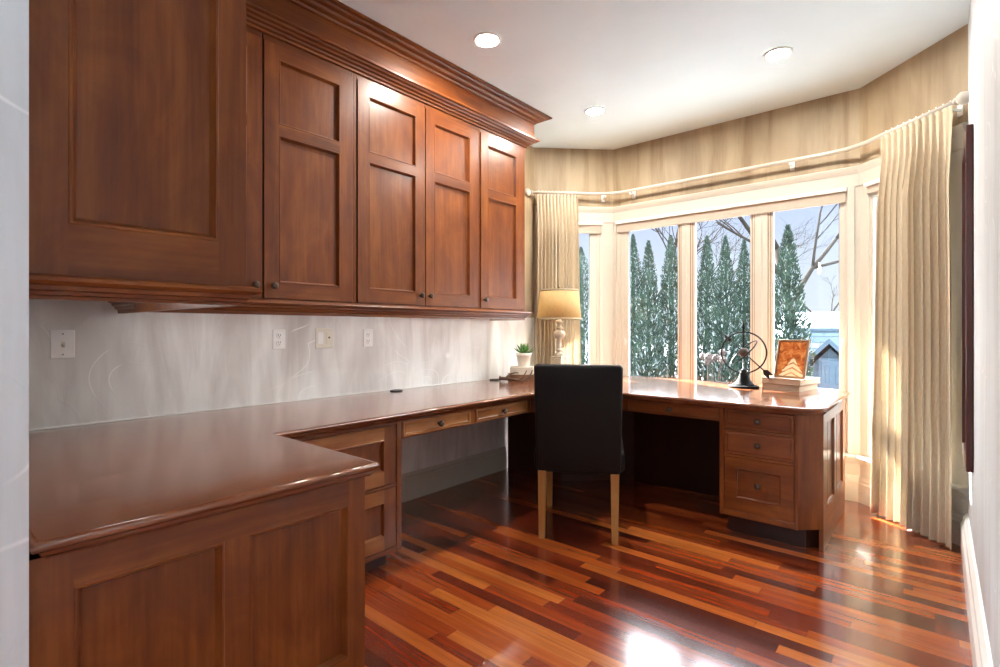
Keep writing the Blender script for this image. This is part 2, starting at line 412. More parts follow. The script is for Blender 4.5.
# trims
bay = [PL, PB0, PB1, PR]
bm = B(); sweep(bm, bay, [(.0, ZW-.11), (.012, ZW-.11), (.014, ZW-.03), (.02, ZW-.022), (.03, ZW), (.032, ZW+.015), (.02, ZW+.022), (0, ZW+.022)]); struct('trim_1', bm, TRIM)
bm = B(); sweep(bm, bay, [(0, .25), (.01, .25), (.016, .27), (.022, .285), (.05, .292), (.054, .302), (.048, .314), (0, .314)]); struct('trim_2', bm, TRIM)
bbp = [(0, 0), (.022, 0), (.022, .125), (.017, .135), (.017, .15), (.008, .166), (0, .17)]
bm = B(); sweep(bm, bay, bbp); struct('baseboard_bay', bm, TRIM)
bm = B(); sweep(bm, [(0, 1.60), (0, 3.26)], [(0, 0), (.02, 0), (.02, .14), (.015, .15), (.015, .165), (.006, .18), (0, .183)]); struct('baseboard_left', bm, TRIM)
bm = B(); sweep(bm, [(XR, 3.63), (XR, -3.1)], [(0, 0), (.03, 0), (.03, .13), (.022, .145), (.02, .165), (.008, .185), (0, .188)]); struct('baseboard_right', bm, WHITEP)
bm = B(); box(bm, 0, .006, .17, 3.40, .7505, .756); struct('trim_3', bm, WHITEP)      # caulk line along the worktop
m, ln = seg(PB0, PB1)
bm = B(); box(bm, .02, .037, -.012, 0, .314, ZW-.11, 0, m); box(bm, 1.752, 1.79, -.012, 0, .314, ZW-.11, 0, m); struct('trim_4', bm, TRIM)

# ------------------------------------------------------------------ worktops
EDGE = [(-.014, .75), (-.008, .7495), (-.0035, .7475), (-.0008, .744), (0, .7395), (-.0008, .735), (-.0035, .7315), (-.008, .7295), (-.013, .729), (-.014, .7245), (-.0165, .719), (-.021, .715), (-.024, .7145), (-.0245, .7105)]
bm = B(); profslab(bm, [(.004, .1625), (1.446, .1625), (1.446, .938), (1.437, .947), (.785, .947), (.785, 2.56), (1.185, 2.96), (2.205, 2.96), (2.30, 3.055), (2.295, 3.93), (2.18, 4.085), (.70, 4.085), (.004, 3.40)], EDGE)
for f in bm.faces: f.smooth = abs(f.normal.z) < .98
o = obj('desk_worktop', bm, TOPY, loc=(.4, 2.2, .71)); tag(o, 'long polished cherry worktop from the left foreground peninsula along the wall and under the windows', 'worktop')

# ------------------------------------------------------------------ base cabinets
def knob(parent, p, axis, r=.0165):
    bm = B()
    ax = Vector(axis); M = Matrix.Translation(p) @ ax.to_track_quat('Z', 'Y').to_matrix().to_4x4()
    lathe(bm, [(.009, 0), (.009, .002), (.006, .004), (.0055, .012), (.010, .015), (r, .020), (r*.97, .025), (r*.7, .029), (.002, .0305)], n=16, M=M)
    o = obj('knob', bm, BRONZE, parent); o['label'] = 'dark bronze round knob'; return o
t = thing('peninsula_cabinet', 'cherry peninsula base with two-panel end in the left foreground', 'cabinet', (.7, .55, 0))
bm = B(); box(bm, .76, 1.379, .163, .915, 0, .7095); obj('carcass', bm, WV, t)
bm = B(); front(bm, mX(1.379), .163, .918, 0, .7095, [(.232, .518, .185, .635), (.576, .864, .185, .635)], .026, .018, .015)
obj('end_panel', bm, [WV, WY], t)
t = thing('file_cabinet', 'cherry drawer cabinet tucked between the peninsula and the knee space', 'cabinet', (.4, 1.27, 0))
bm = B(); box(bm, .01, .715, .95, 1.590, .085, .7095)
obj('carcass', bm, WV, t)
bm = B()
for a in ((.95, .985, .085, .7095), (1.562, 1.590, .085, .7095)): box(bm, .715, .742, a[0], a[1], a[2], a[3], 0)
for z in ((.085, .108), (.398, .412), (.692, .7095)): box(bm, .715, .740, .985, 1.562, z[0], z[1], 1)
obj('face_frame', bm, [WV, WY], t, bevel=.0015)
for z0, z1 in ((.112, .395), (.416, .689)):
    bm = B(); front(bm, mX(.716), .989, 1.558, z0, z1, [(1.055, 1.492, z0+.06, z1-.06)], .022, .012)
    obj('drawer', bm, [WV, WG], t)
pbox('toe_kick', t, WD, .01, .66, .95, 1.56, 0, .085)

def apron_left():
    t = thing('desk_drawer_rail', 'slim cherry drawer pair under the worktop along the left wall', 'desk drawers', (.73, 2.1, .6))
    bm = B(); x0, x1 = .715, .742
    box(bm, x0, x1, 1.5905, 2.62, .700, .7095, 1)
    for a, b in ((1.5905, 1.598), (2.077, 2.116), (2.594, 2.62)): box(bm, x0, x1, a, b, .618, .700, 0)
    for a, b in ((1.598, 2.077), (2.116, 2.594)): box(bm, x0, x1-.004, a, b, .618, .624, 1)
    box(bm, .05, .715, 1.5905, 2.62, .66, .7095, 1)
    obj('apron_frame', bm, [WV, WY], t, bevel=.0015)
    for a, b in ((1.600, 2.075), (2.118, 2.592)):
        bm = B(); front(bm, mX(.718), a, b, .626, .698, [(a+.012, b-.012, .638, .687)], .026, .006, .006, 0, 0)
        d = obj('drawer', bm, WG, t); knob(d, (.738, (a+b)/2, .660), (1, 0, 0))
apron_left()
t = thing('desk_drawer_rail', 'slim cherry drawer under the window worktop, right of the chair', 'desk drawers', (1.4, 3.03, .6))
bm = B(); Y0 = 3.032
box(bm, 1.17, 1.7845, Y0-.027, Y0, .703, .7095, 1)
for a, b in ((1.17, 1.222), (1.778, 1.7845)): box(bm, a, b, Y0-.027, Y0, .63, .703, 0)
box(bm, 1.222, 1.778, Y0-.023, Y0, .63, .635, 1); box(bm, 1.17, 1.7845, Y0, 3.60, .66, .7095, 1)
obj('apron_frame', bm, [WV, WX], t, bevel=.0015)
bm = B(); front(bm, mYn(Y0), 1.224, 1.776, .637, .701, [(1.236, 1.764, .648, .691)], .024, .005, .006, 0, 0)
d = obj('drawer', bm, WGX, t); knob(d, (1.497, Y0-.02, .668), (0, -1, 0))
# diagonal link of the apron behind the chair
t = thing('corner_apron', 'short cherry rail across the desk corner behind the black chair', 'desk rail', (.96, 2.8, .6))
m, ln = seg(Vector((.745, 2.622)), Vector((1.168, 3.045)))
bm = B(); box(bm, .0, ln-.02, -.0, .022, .62, .7095, 0, m); obj('rail', bm, WX, t)
# small rosette block at the corner end of the drawer rail
t = thing('kneehole_divider', 'dark divider closing the knee space in the desk corner', 'desk panel', (.5, 3.4, 0))
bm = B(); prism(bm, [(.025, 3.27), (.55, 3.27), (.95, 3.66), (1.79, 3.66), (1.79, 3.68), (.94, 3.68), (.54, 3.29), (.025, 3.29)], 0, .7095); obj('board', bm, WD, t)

t = thing('pedestal_cabinet', 'cherry three-drawer desk pedestal with angled corner by the right window', 'cabinet', (2.03, 3.5, 0))
bm = B(); prism(bm, [(1.79, 3.032), (2.163, 3.032), (2.262, 3.131), (2.25, 3.20), (2.25, 3.90), (1.79, 3.90)], .115, .7095); obj('carcass', bm, WV, t)
bm = B(); box(bm, 1.785, 1.808, 3.005, 3.032, .115, .7095, 0); box(bm, 2.156, 2.172, 3.005, 3.032, .115, .7095, 0)
for z in ((.115, .145), (.441, .456), (.588, .600), (.704, .7095)): box(bm, 1.808, 2.156, 3.007, 3.032, z[0], z[1], 1)
obj('face_frame', bm, [WV, WX], t, bevel=.0015)
m, ln = seg(Vector((2.172, 3.005)), Vector((2.27, 3.103)))
bm = B(); box(bm, 0, ln, 0, .02, .115, .7095, 0, m); obj('corner_post', bm, WV, t, bevel=.002)
bm = B(); front(bm, lambda a, b, d: Vector((2.25+d, a, b)), 3.105, 3.90, .0, .7095, [(3.22, 3.47, .2, .655), (3.55, 3.82, .2, .655)], .02, .012, .012)
# notch for the toe kick is left by starting the panel behind it
obj('side_panel', bm, [WV, WY], t)
for i, (z0, z1) in enumerate(((.603, .701), (.459, .585), (.148, .438))):
    bm = B()
    op = (1.868, 2.096, .218, .385) if i == 2 else (1.822, 2.142, z0+.012, z1-.012)
    front(bm, mYn(3.030), 1.811, 2.153, z0, z1, [op], .022, .010 if i == 2 else .004, .011 if i == 2 else .005, 0, 0)
    d = obj('drawer', bm, WGX if i < 2 else WX, t); knob(d, (1.982, 3.014 if i < 2 else 3.02, ((z0+z1)/2 if i < 2 else .302)), (0, -1, 0))
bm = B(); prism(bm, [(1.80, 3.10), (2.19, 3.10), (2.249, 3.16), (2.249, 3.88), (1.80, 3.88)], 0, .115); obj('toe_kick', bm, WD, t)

# ------------------------------------------------------------------ wall cabinets
FX = .34
FILL = emit('fill_strip_glow', (.97, .99, 1), 3.1)  # glow of the added fill strips that brighten the backsplash
def wall_unit(y0, y1, doors, label, endcap=False):
    t = thing('wall_cabinet', label, 'cabinet', (.17, (y0+y1)/2, 1.25), 0, 'wall cabinets along the left wall')
    bm = B(); box(bm, .003, FX-.02, y0+.0005, y1-.0005, 1.255, 2.54); obj('carcass', bm, WV, t)
    bm = B(); box(bm, .262, .300, y0+.03, y1-.03, 1.246, 1.2548); obj('fill_strip', bm, FILL, t)  # added light source, hidden behind the rail, brightens the wall below
    bm = B(); cuts = sorted([d[:2] for d in doors]); prev = y0+.0005
    for a, b in cuts:
        if a-.003 - prev > .006: box(bm, FX-.02, FX, prev, a-.003, 1.255, 2.54, 0)
        prev = b+.003
    if y1-prev > .006: box(bm, FX-.02, FX, prev, y1-.0005, 1.255, 2.54, 0)
    for a, b in cuts:
        box(bm, FX-.02, FX, a-.003, b+.003, 2.493, 2.54, 1); box(bm, FX-.02, FX, a-.003, b+.003, 1.255, 1.291, 1)
    obj('face_frame', bm, [WV, WY], t, bevel=.0015)
    for a, b, ky in doors:
        bm = B(); s = .070
        front(bm, mX(FX-.018), a, b, 1.294, 2.490, [(a+s, b-s, 1.366, 2.066), (a+s, b-s, 2.118, 2.424)], .026, .016, .014)
        d = obj('door', bm, [WV, WY], t); knob(d, (FX+.007, ky, 1.352), (1, 0, 0))
wall_unit(.625, 1.592, [(.632, 1.098, 1.062), (1.108, 1.574, 1.148)], 'first cherry wall cabinet, half hidden by the big cabinet in the foreground')
wall_unit(1.592, 2.570, [(1.612, 2.086, 2.052), (2.094, 2.553, 2.122)], 'middle cherry wall cabinet with two doors over the three white outlets')
wall_unit(2.570, 3.088, [(2.590, 3.048, 2.625)], 'single-door cherry wall cabinet at the far end near the lamp')
CROWN = [(.148, 2.754), (.148, 2.746), (.140, 2.742), (.128, 2.741), (.120, 2.732), (.108, 2.728), (.096, 2.727), (.088, 2.716), (.076, 2.711), (.066, 2.709), (.06, 2.70), (.05, 2.695), (.05, 2.60), (.056, 2.592), (.075, 2.586), (.082, 2.578), (.082, 2.570), (.070, 2.568), (.064, 2.560), (.050, 2.556), (.044, 2.548), (.030, 2.545), (.026, 2.536), (.014, 2.532), (.012, 2.522), (.001, 2.520), (.001, 2.541), (-.02, 2.541), (-.02, 2.754)]
bm = B(); sweep(bm, [(.004, 3.089), (FX, 3.089), (FX, .70)][::-1], CROWN)
for f in bm.faces: f.material_index = 0
o = obj('cornice', bm, WY, loc=(.35, 1.9, 2.55)); tag(o, 'stepped cherry crown moulding along the top of the left wall cabinets', 'moulding')
RAIL = [(.001, 1.288), (.018, 1.286), (.034, 1.278), (.037, 1.270), (.032, 1.263), (.022, 1.260), (.020, 1.250), (.012, 1.246), (.008, 1.236), (.0, 1.232), (-.002, 1.217), (-.022, 1.217), (-.022, 1.2545), (.001, 1.2545)]
bm = B(); sweep(bm, [(.004, 3.089), (FX, 3.089), (FX, .626), (.01, .626)][::-1], RAIL)
o = obj('light_rail', bm, WY, loc=(.35, 1.9, 1.22)); tag(o, 'cherry moulding under the row of left wall cabinets', 'moulding')
# big foreground cabinet on the near wall, showing its end
t = thing('end_wall_cabinet', 'large cherry wall cabinet end panel in the upper left foreground', 'cabinet', (.65, .39, 1.21))
bm = B(); box(bm, .36, 1.274, .163, .602, 1.262, 2.70); obj('carcass', bm, WV, t)
bm = B(); box(bm, .50, 1.15, .42, .46, 1.252, 1.2618); obj('fill_strip', bm, FILL, t)  # added hidden strip to light the peninsula corner
bm = B(); front(bm, mX(1.274), .163, .614, 1.262, 2.70, [(.241, .545, 1.376, 2.60)], .026, .018, .017); obj('end_panel', bm, [WV, WY], t)
NR = [(0, 1.264), (.014, 1.264), (.028, 1.258), (.031, 1.250), (.024, 1.243), (.014, 1.241), (.012, 1.232), (.004, 1.229), (.002, 1.222), (-.008, 1.220), (-.010, 1.213), (-.03, 1.213), (-.03, 1.2615), (0, 1.2615)]
bm = B(); sweep(bm, [(1.30, .163), (1.30, .614), (.42, .614)], NR); obj('base_moulding', bm, WY, t)
bm = B(); sweep(bm, [(1.30, .163), (1.30, .614), (.52, .614)], [(0, 2.70), (.03, 2.70), (.09, 2.74), (.09, 2.754), (-.03, 2.754), (-.03, 2.70)]); obj('crown', bm, WY, t)

# ------------------------------------------------------------------ switches, outlets, grommets
def plate(name, label, cat, y0, y1, z0, z1, kind, mat=WHITE, group=None):
    t = thing(name, label, cat, (0, (y0+y1)/2, (z0+z1)/2), 0, group); yc, zc = (y0+y1)/2, (z0+z1)/2
    bm = B(); box(bm, 0.0005, .007, y0, y1, z0, z1); o = obj('cover_plate', bm, mat, t, bevel=.003)
    if kind == 'toggle':
        bm = B(); box(bm, .007, .009, yc-.006, yc+.006, zc-.012, zc+.012); M = Matrix.Translation((.008, yc, zc)) @ Matrix.Rotation(R(25), 4, 'Y')
        box(bm, 0, .022, -.004, .004, -.005, .005, 0, M); obj('toggle', bm, IVORY, t)
        for dz in (.042, -.042):
            bm = B(); lathe(bm, [(.003, 0), (.003, .0012)], n=10, M=Matrix.Translation((.007, yc, zc+dz)) @ Matrix.Rotation(R(90), 4, 'Y')); obj('screw', bm, GREYS, t)
    elif kind == 'duplex':
        for dz in (.02, -.02):
            bm = B(); lathe(bm, [(.0165, 0), (.0165, .002), (.015, .003)], n=18, M=Matrix.Translation((.0065, yc, zc+dz)) @ Matrix.Rotation(R(90), 4, 'Y'))
            s = obj('receptacle', bm, WHITE, t)
            bm = B()
            for dy in (-.006, .006): box(bm, .0093, .0099, yc+dy-.0012, yc+dy+.0012, zc+dz-.001, zc+dz+.008)
            box(bm, .0093, .0099, yc-.002, yc+.002, zc+dz-.009, zc+dz-.005); obj('slots', bm, BLACKP, s)
    else:
        for i, dy in enumerate((-.027, .027)):
            bm = B(); box(bm, .007, .010, yc+dy-.017, yc+dy+.017, zc-.034, zc+.034); s = obj('insert', bm, IVORY if i else WHITE, t, bevel=.001)
            if i:
                bm = B(); lathe(bm, [(.005, 0), (.005, .004), (.002, .005)], n=12, M=Matrix.Translation((.0098, yc+dy, zc+.004)) @ Matrix.Rotation(R(90), 4, 'Y')); obj('jack', bm, BLACKP, s)
plate('light_switch', 'white toggle switch plate on the grey wall at far left under the foreground cabinet', 'light switch', .405, .483, 1.03, 1.146, 'toggle')
plate('wall_outlet', 'white duplex outlet left of the double cream plate', 'outlet', 1.313, 1.383, 1.041, 1.148, 'duplex', group='duplex outlets over the worktop')
plate('data_plate', 'double cream wall plate with a dark jack between the two outlets', 'wall plate', 1.562, 1.676, 1.038, 1.155, 'data', IVORY)  # wall plate with a data jack, not a power outlet
plate('wall_outlet', 'white duplex outlet right of the double cream plate', 'outlet', 1.884, 1.954, 1.039, 1.150, 'duplex', group='duplex outlets over the worktop')
for y, lb in ((2.10, 'black cable grommet in the worktop below the right-hand outlet'), (3.07, 'black cable grommet in the worktop beside the antler')):
    t = thing('cable_grommet', lb, 'grommet', (.055, y, .75), 0, 'cable grommets by the wall')
    bm = B(); lathe(bm, [(.040, .0005), (.041, .003), (.036, .006), (.034, .005)], n=24); obj('ring', bm, BLACKP, t, True)
    bm = B(); lathe(bm, [(.0335, .0008), (.0335, .0045)], n=24); obj('cap', bm, BLACKP, t, True)

t = thing('under_cabinet_light', 'slim white light fixture under the far wall cabinets above the antler', 'light fixture', (.09, 2.64, 1.225))
bm = B(); box(bm, .05, .13, 2.25, 3.02, 1.238, 1.2545); obj('housing', bm, WHITE, t, bevel=.003)
bm = B(); box(bm, .055, .125, 2.26, 3.01, 1.226, 1.238); obj('diffuser', bm, IVORY, t, bevel=.004)

# ------------------------------------------------------------------ downlights
def downlight(x, y, label, lens=None):
    t = thing('recessed_light', label, 'ceiling light', (x, y, H-.006), 0, 'recessed ceiling lights')
    bm = B(); n = 32
    rings = [[Vector((r*math.cos(2*math.pi*k/n), r*math.sin(2*math.pi*k/n), z)) for k in range(n)] for r, z in ((.058, .003), (.060, -.001), (.072, -.003), (.078, .0), (.078, .0055), (.058, .0055))]
    rings.append(rings[0]); grid_loft(bm, rings, True); obj('trim_ring', bm, WHITE, t, True)
    bm = B(); lathe(bm, [(.0575, .001), (.0575, .005)], n=32); obj('lens', bm, lens or LENS, t, True)
downlight(.815, 2.13, 'round recessed ceiling light nearest the wall cabinets')
downlight(2.01, 3.335, 'round recessed ceiling light in front of the right side of the window wall')
downlight(.797, 3.34, 'round recessed ceiling light beyond the cornice, in front of the left bay')

t = thing('fill_globe', 'added fill light globe in the hall, unseen behind the viewpoint', 'ceiling light', (1.1, -1.4, 2.15))  # fill light added behind the camera to brighten ceiling and right wall
bm = B(); lathe(bm, [(.03, .16), (.10, .135), (.155, .075), (.17, 0), (.155, -.07), (.10, -.135), (.03, -.165)], n=32); obj('globe', bm, emit('fill_globe_glow', (.95, .975, 1), 54), t, True)
bm = B(); lathe(bm, [(.045, .155), (.045, .18), (.012, .20), (.006, .21), (.006, .57), (.05, .575), (.06, .60)], n=20); obj('stem', bm, BRONZE, t, True)

# ------------------------------------------------------------------ curtains and rod
RODZ = 2.335
def kpt(p, q, d):                                                   # inner offset corner points of the bay
    return offset_poly([PL, PB0, PB1, PR], d, False)
rp = offset_poly([PL, PB0, PB1, PR], .085, False)
e0 = rp[1]+(rp[0]-rp[1]).normalized()*.715; e1 = rp[2]+(rp[3]-rp[2]).normalized()*.715
def rounded(pts, r=.16, n=8):
    out = [pts[0]]
    for a, b, c in zip(pts, pts[1:], pts[2:]):
        p = b+(a-b).normalized()*r; q = b+(c-b).normalized()*r
        out += [p*(1-k/n)**2+b*2*(k/n)*(1-k/n)+q*(k/n)**2 for k in range(n+1)]
    return out+[pts[-1]]
path = rounded([e0, rp[1], rp[2], e1])
t = thing('curtain_rod', 'cream curtain rod bent around the bay with ball ends', 'curtain rod', (1.4, 4.08, RODZ))
bm = B(); tube(bm, [(*p, RODZ) for p in path], .0125, 12); obj('pole', bm, TRIM, t)
for e, q in ((e0, rp[1]), (e1, rp[2])):
    d = (e-q).normalized(); M = Matrix.Translation((*e, RODZ)) @ Vector((*d, 0)).to_track_quat('Z', 'Y').to_matrix().to_4x4()
    bm = B(); lathe(bm, [(.016, -.01), (.02, -.004), (.013, .002), (.013, .008), (.028, .018), (.034, .034), (.030, .052), (.016, .066), (.002, .07)], n=20, M=M); obj('finial', bm, TRIM, t)
for (a, b, s) in ((PL, PB0, .62), (PB0, PB1, .20), (PB0, PB1, 1.42), (PB1, PR, .69)):
    m, ln = seg(a, b); bm = B(); box(bm, s-.014, s+.014, -.006, -.0005, RODZ-.05, RODZ+.01, 0, m); box(bm, s-.006, s+.006, -.085, -.006, RODZ-.026, RODZ-.012, 0, m); obj('bracket', bm, WHITE, t)
def curtain(p0, p1, s0, s1, npl, z0, off, label, spread0=0., spread1=0., seed=1, amp=.034, flat_end=0.0):
    m, ln = seg(p0, p1); r = random.Random(seed); t = thing('curtain', label, 'curtain', m((s0+s1)/2, -off, z0), 0, 'pleated curtains at the bay sides')
    NS, NZ = npl*14, 46; zt = RODZ-.012; ph = [r.uniform(-.5, .5) for _ in range(npl+2)]; am = [r.uniform(.7, 1.2) for _ in range(npl+2)]
    rows = []
    for j in range(NZ+1):
        f = j/NZ; z = zt+(z0-zt)*f
        g = min(1, max(0, (f-.02)/.16)); a = amp*(.45+.55*g)
        row = []
        for i in range(NS+1):
            u = i/NS; k = u*npl; ki = int(min(k, npl-1)); fr = k-ki
            w = am[ki]*(1-fr)+am[ki+1]*fr
            x = math.sin(2*math.pi*k + (ph[ki]*(1-fr)+ph[ki+1]*fr)*1.6*g)
            x = math.copysign(abs(x)**1.15, x)
            top = -abs(math.sin(math.pi*k))**6*1.4+.4              # pinched pleats in the heading
            d = a*w*(x*g+top*(1-g)*.9)
            if flat_end and u > 1-flat_end: q = (u-(1-flat_end))/flat_end; d = d*(1-q)+(-.018+.05*q)*q*g
            d += .012*math.sin(3.1*f+5*u)*g*f
            s = s0-spread0*f**2.2+(s1+spread1*f**.8-s0+spread0*f**2.2)*u + .006*math.sin(2*math.pi*k*2)*g
            row.append(m(s, -(off+d*1.0), z+.004*math.sin(k*2.1)*f))
        rows.append(row)
    bm = B(); grid_loft(bm, rows, False); o = obj('drape', bm, CURT, t)
    for i in range(npl):
        s = s0+(s1-s0)*(i+.5)/npl; bm = B(); tube(bm, [m(s, -off+.006, zt-.012), m(s, -off+.004, RODZ+.0), m(s, -.085, RODZ+.018)], .003, 6)
        obj('hook', bm, WHITE, t)
curtain(PL, PB0, .012, .372, 12, .02, .085, 'cream pleated curtain at the left bay behind the table lamp', .06, .03, 3, .030)
curtain(PB1, PR, .285, .735, 11, .012, .095, 'long cream pleated curtain at the right bay, sunlit near the floor', .055, .035, 8, .042, .22)

# ------------------------------------------------------------------ mirror on the right wall
t = thing('wall_mirror', 'tall dark-framed mirror on the right wall, seen edge-on', 'mirror', (XR, 3.33, .52))
bm = B(); x0, x1 = XR-.026, XR-.001
for a, b, c, d in ((3.06, 3.11, .52, 2.05), (3.55, 3.60, .52, 2.05), (3.11, 3.55, .52, .57), (3.11, 3.55, 2.0, 2.05)): box(bm, x0, x1, a, b, c, d)
obj('frame', bm, FRAMEW, t, bevel=.004)
pbox('mirror_glass', t, MIRROR, XR-.014, XR-.008, 3.11, 3.55, .57, 2.0)

# ------------------------------------------------------------------ chair
t = thing('parsons_chair', 'black leather parsons chair with honey wood legs at the desk corner', 'chair', (1.108, 2.628, 0), R(28.7))
def rbox(bm, w, d, h, cz, cy, r=.03, n=4, lean=0, belly=0, wtop=1.0):
    """rounded upholstered block built from stacked rounded-rectangle rings"""
    hs = []
    for k in range(n+1): a = math.pi/2*k/n; hs.append((r*(1-math.sin(a)), -h/2+r*(1-math.cos(a))))
    for k in range(1, 7): hs.append((0, -h/2+r+(h-2*r)*k/7))
    for k in range(n+1): a = math.pi/2*k/n; hs.append((r*(1-math.cos(a)), h/2-r*(1-math.sin(a))))
    rings = []
    for ins, z in hs:
        f = (z+h/2)/h; ww = (w/2-ins*.8)*(1+(wtop-1)*f); dd = d/2-ins*.8+belly*math.sin(math.pi*f); ring = []
        for sx, sy, a0 in ((1, 1, 0), (-1, 1, 90), (-1, -1, 180), (1, -1, 270)):
            for k in range(n+1):
                a = R(a0+90*k/n); ring.append(Vector((sx*(ww-r)+r*math.cos(a), cy+sy*(dd-r)+r*math.sin(a)-lean*f, cz+z)))
        rings.append(ring)
    grid_loft(bm, rings, True, True, True)
bm = B(); rbox(bm, .455, .075, .595, .660, -.222, .022, 4, .035, .008, 1.05)
bk = obj('backrest', bm, LEATHER, t, True)
bm = B()
pts = [(-.225, -.288, .955), (0, -.291, .957), (.225, -.288, .955)]; tube(bm, [(x, y+.006, z-.006) for x, y, z in pts], .0035, 6)
obj('piping', bm, LEATHER, bk, True)
bm = B(); rbox(bm, .50, .49, .12, .42, .052, .028, 4, 0, .006); obj('seat', bm, LEATHER, t, True)
for xs in (-1, 1):
    for y in (-.236, .268):
        bm = B(); sy = -1 if y < 0 else 1; x = xs*(.196 if y < 0 else .211)
        rings = []
        for z, hw, dy in ((0, .0165, 0), (.18, .0195, 0), (.372, .0225, 0)):
            xx, yy = x, y+(-.018 if sy < 0 else 0)*(1-z/.372)
            rings.append([Vector((xx-hw, yy-hw, z)), Vector((xx+hw, yy-hw, z)), Vector((xx+hw, yy+hw, z)), Vector((xx-hw, yy+hw, z))])
        grid_loft(bm, rings, True, True, True, 0, False); obj('leg', bm, HONEY, t, True, bevel=.003)

# ------------------------------------------------------------------ lamp
STONE = plain('greywash_lamp_wood', (186, 176, 158), .6, var=.16, vs=40)
t = thing('table_lamp', 'table lamp with turned grey base and linen drum shade', 'lamp', (.335, 3.56, .75))
bm = B(); box(bm, -.055, .055, -.055, .055, 0, .018); box(bm, -.047, .047, -.047, .047, .018, .16); box(bm, -.054, .054, -.054, .054, .16, .176); obj('plinth', bm, STONE, t, True, bevel=.004)
bm = B(); lathe(bm, [(.040, .176), (.044, .186), (.034, .198), (.020, .206), (.018, .214), (.030, .224), (.030, .234), (.018, .242), (.016, .30), (.020, .315), (.045, .335), (.052, .355), (.046, .375), (.026, .388), (.018, .395), (.030, .405), (.030, .415), (.018, .424), (.024, .445), (.030, .46), (.018, .475), (.010, .485)], n=28); obj('turned_column', bm, STONE, t, True)
bm = B(); lathe(bm, [(.010, .484), (.010, .50), (.017, .503), (.017, .54), (.012, .545)], n=16); s = obj('socket', bm, BRONZE, t, True)
bm = B(); lathe(bm, [(.012, .545), (.024, .565), (.030, .585), (.024, .605), (.004, .614)], n=18); obj('bulb', bm, BULB, s, True)
bm = B(); lathe(bm, [(.004, .613), (.004, .73), (.009, .732), (.009, .742), (.002, .748)], n=10)
for k in range(3): a = k*2.094; tube(bm, [(0, 0, .712), (.150*math.cos(a), .150*math.sin(a), .712)], .002, 6)
obj('harp', bm, BRONZE, t, True)
def shell(bm, r0, z0, r1, z1, th=.0025, n=48):
    rings = [[Vector((r*math.cos(2*math.pi*k/n), r*math.sin(2*math.pi*k/n), z)) for k in range(n)] for r, z in ((r0, z0), (r1, z1), (r1-th, z1), (r0-th, z0))]
    rings.append(rings[0]); grid_loft(bm, rings, True); bmesh.ops.remove_doubles(bm, verts=bm.verts, dist=1e-6)
bm = B(); shell(bm, .183, .478, .158, .722); sh = obj('lamp_shade', bm, LSHADE, t, True)
bm = B(); shell(bm, .1845, .476, .1833, .490, .002); obj('lower_band', bm, BAND, sh, True)
bm = B(); shell(bm, .1608, .708, .1594, .724, .002); obj('upper_band', bm, BAND, sh, True)

# ------------------------------------------------------------------ plant, books, antler
PAPER = plain('page_edges', (176, 160, 140), .8, var=.1, vs=200)
COVC = plain('cream_book_cover', (214, 204, 188), .6); COVB = plain('brown_book_cover', (120, 82, 56), .6, var=.2); COVG = plain('taupe_book_cover', (140, 118, 98), .55, var=.08); COVW = plain('pale_book_cover', (164, 146, 126), .55, var=.08)
def book(label, loc, rz, w, d, h, cov, group):
    t = thing('book', label, 'book', loc, rz, group); c = .0028
    bm = B(); box(bm, -w/2, w/2, -d/2, d/2, 0, c); box(bm, -w/2, w/2, -d/2, d/2, h-c, h); box(bm, -w/2, -w/2+c, -d/2, d/2, c, h-c); obj('cover', bm, cov, t, True, bevel=.001)
    bm = B(); box(bm, -w/2+c, w/2-.004, -d/2+.004, d/2-.004, c, h-c); obj('pages', bm, PAPER, t, True)
book('brown book lying under the cream book by the antler', (.205, 3.215, .75), R(130), .17, .21, .045, COVB, 'books under the succulent')
book('cream book right under the potted succulent', (.212, 3.218, .7952), R(124), .15, .18, .058, COVC, 'books under the succulent')
POT = plain('white_ceramic_pot', (232, 228, 218), .45, var=.04); SOIL = plain('potting_soil', (52, 38, 28), .95, var=.3, vs=120)
LEAFM = plain('succulent_green', (78, 126, 52), .45, var=.35, vs=25)
t = thing('potted_succulent', 'small spiky green succulent in a white pot on the books', 'plant', (.215, 3.235, .8536))
bm = B(); lathe(bm, [(.040, 0), (.044, .003), (.056, .082), (.062, .084), (.063, .104), (.058, .107), (.054, .100)], n=28); obj('pot', bm, POT, t, True)
bm = B(); lathe(bm, [(.0535, .090), (.0535, .099)], n=20); obj('soil', bm, SOIL, t, True)
r = random.Random(5); bm = B()
for i in range(34):
    a = i*2.4; el = .25+1.15*(i/34)**.8; ln = r.uniform(.075, .115)*(1.05-.25*(i/34)); b0 = Vector((.012*math.cos(a), .012*math.sin(a), .098))
    rings = []
    for k in range(6):
        f = k/5; e = el-.35*(1-f)*0+.25*f*(1-el/1.4)
        p = b0+Vector((math.cos(a)*math.cos(e), math.sin(a)*math.cos(e), math.sin(e)))*ln*f + Vector((0, 0, -.012*f*f*(1 if el < .7 else 0)))
        w = .0085*(math.sin(math.pi*min(1, .25+f*.75))**.8)+.0004; sd = Vector((-math.sin(a), math.cos(a), 0)); up = Vector((-math.cos(a)*math.sin(e), -math.sin(a)*math.sin(e), math.cos(e)))
        rings.append([p-sd*w, p-up*w*.45, p+sd*w, p+up*w*.18])
    grid_loft(bm, rings, True, True, True)
obj('leaves', bm, LEAFM, t, True)
ANT = plain('antler_brown', (84, 54, 34), .5, var=.35, vs=18)
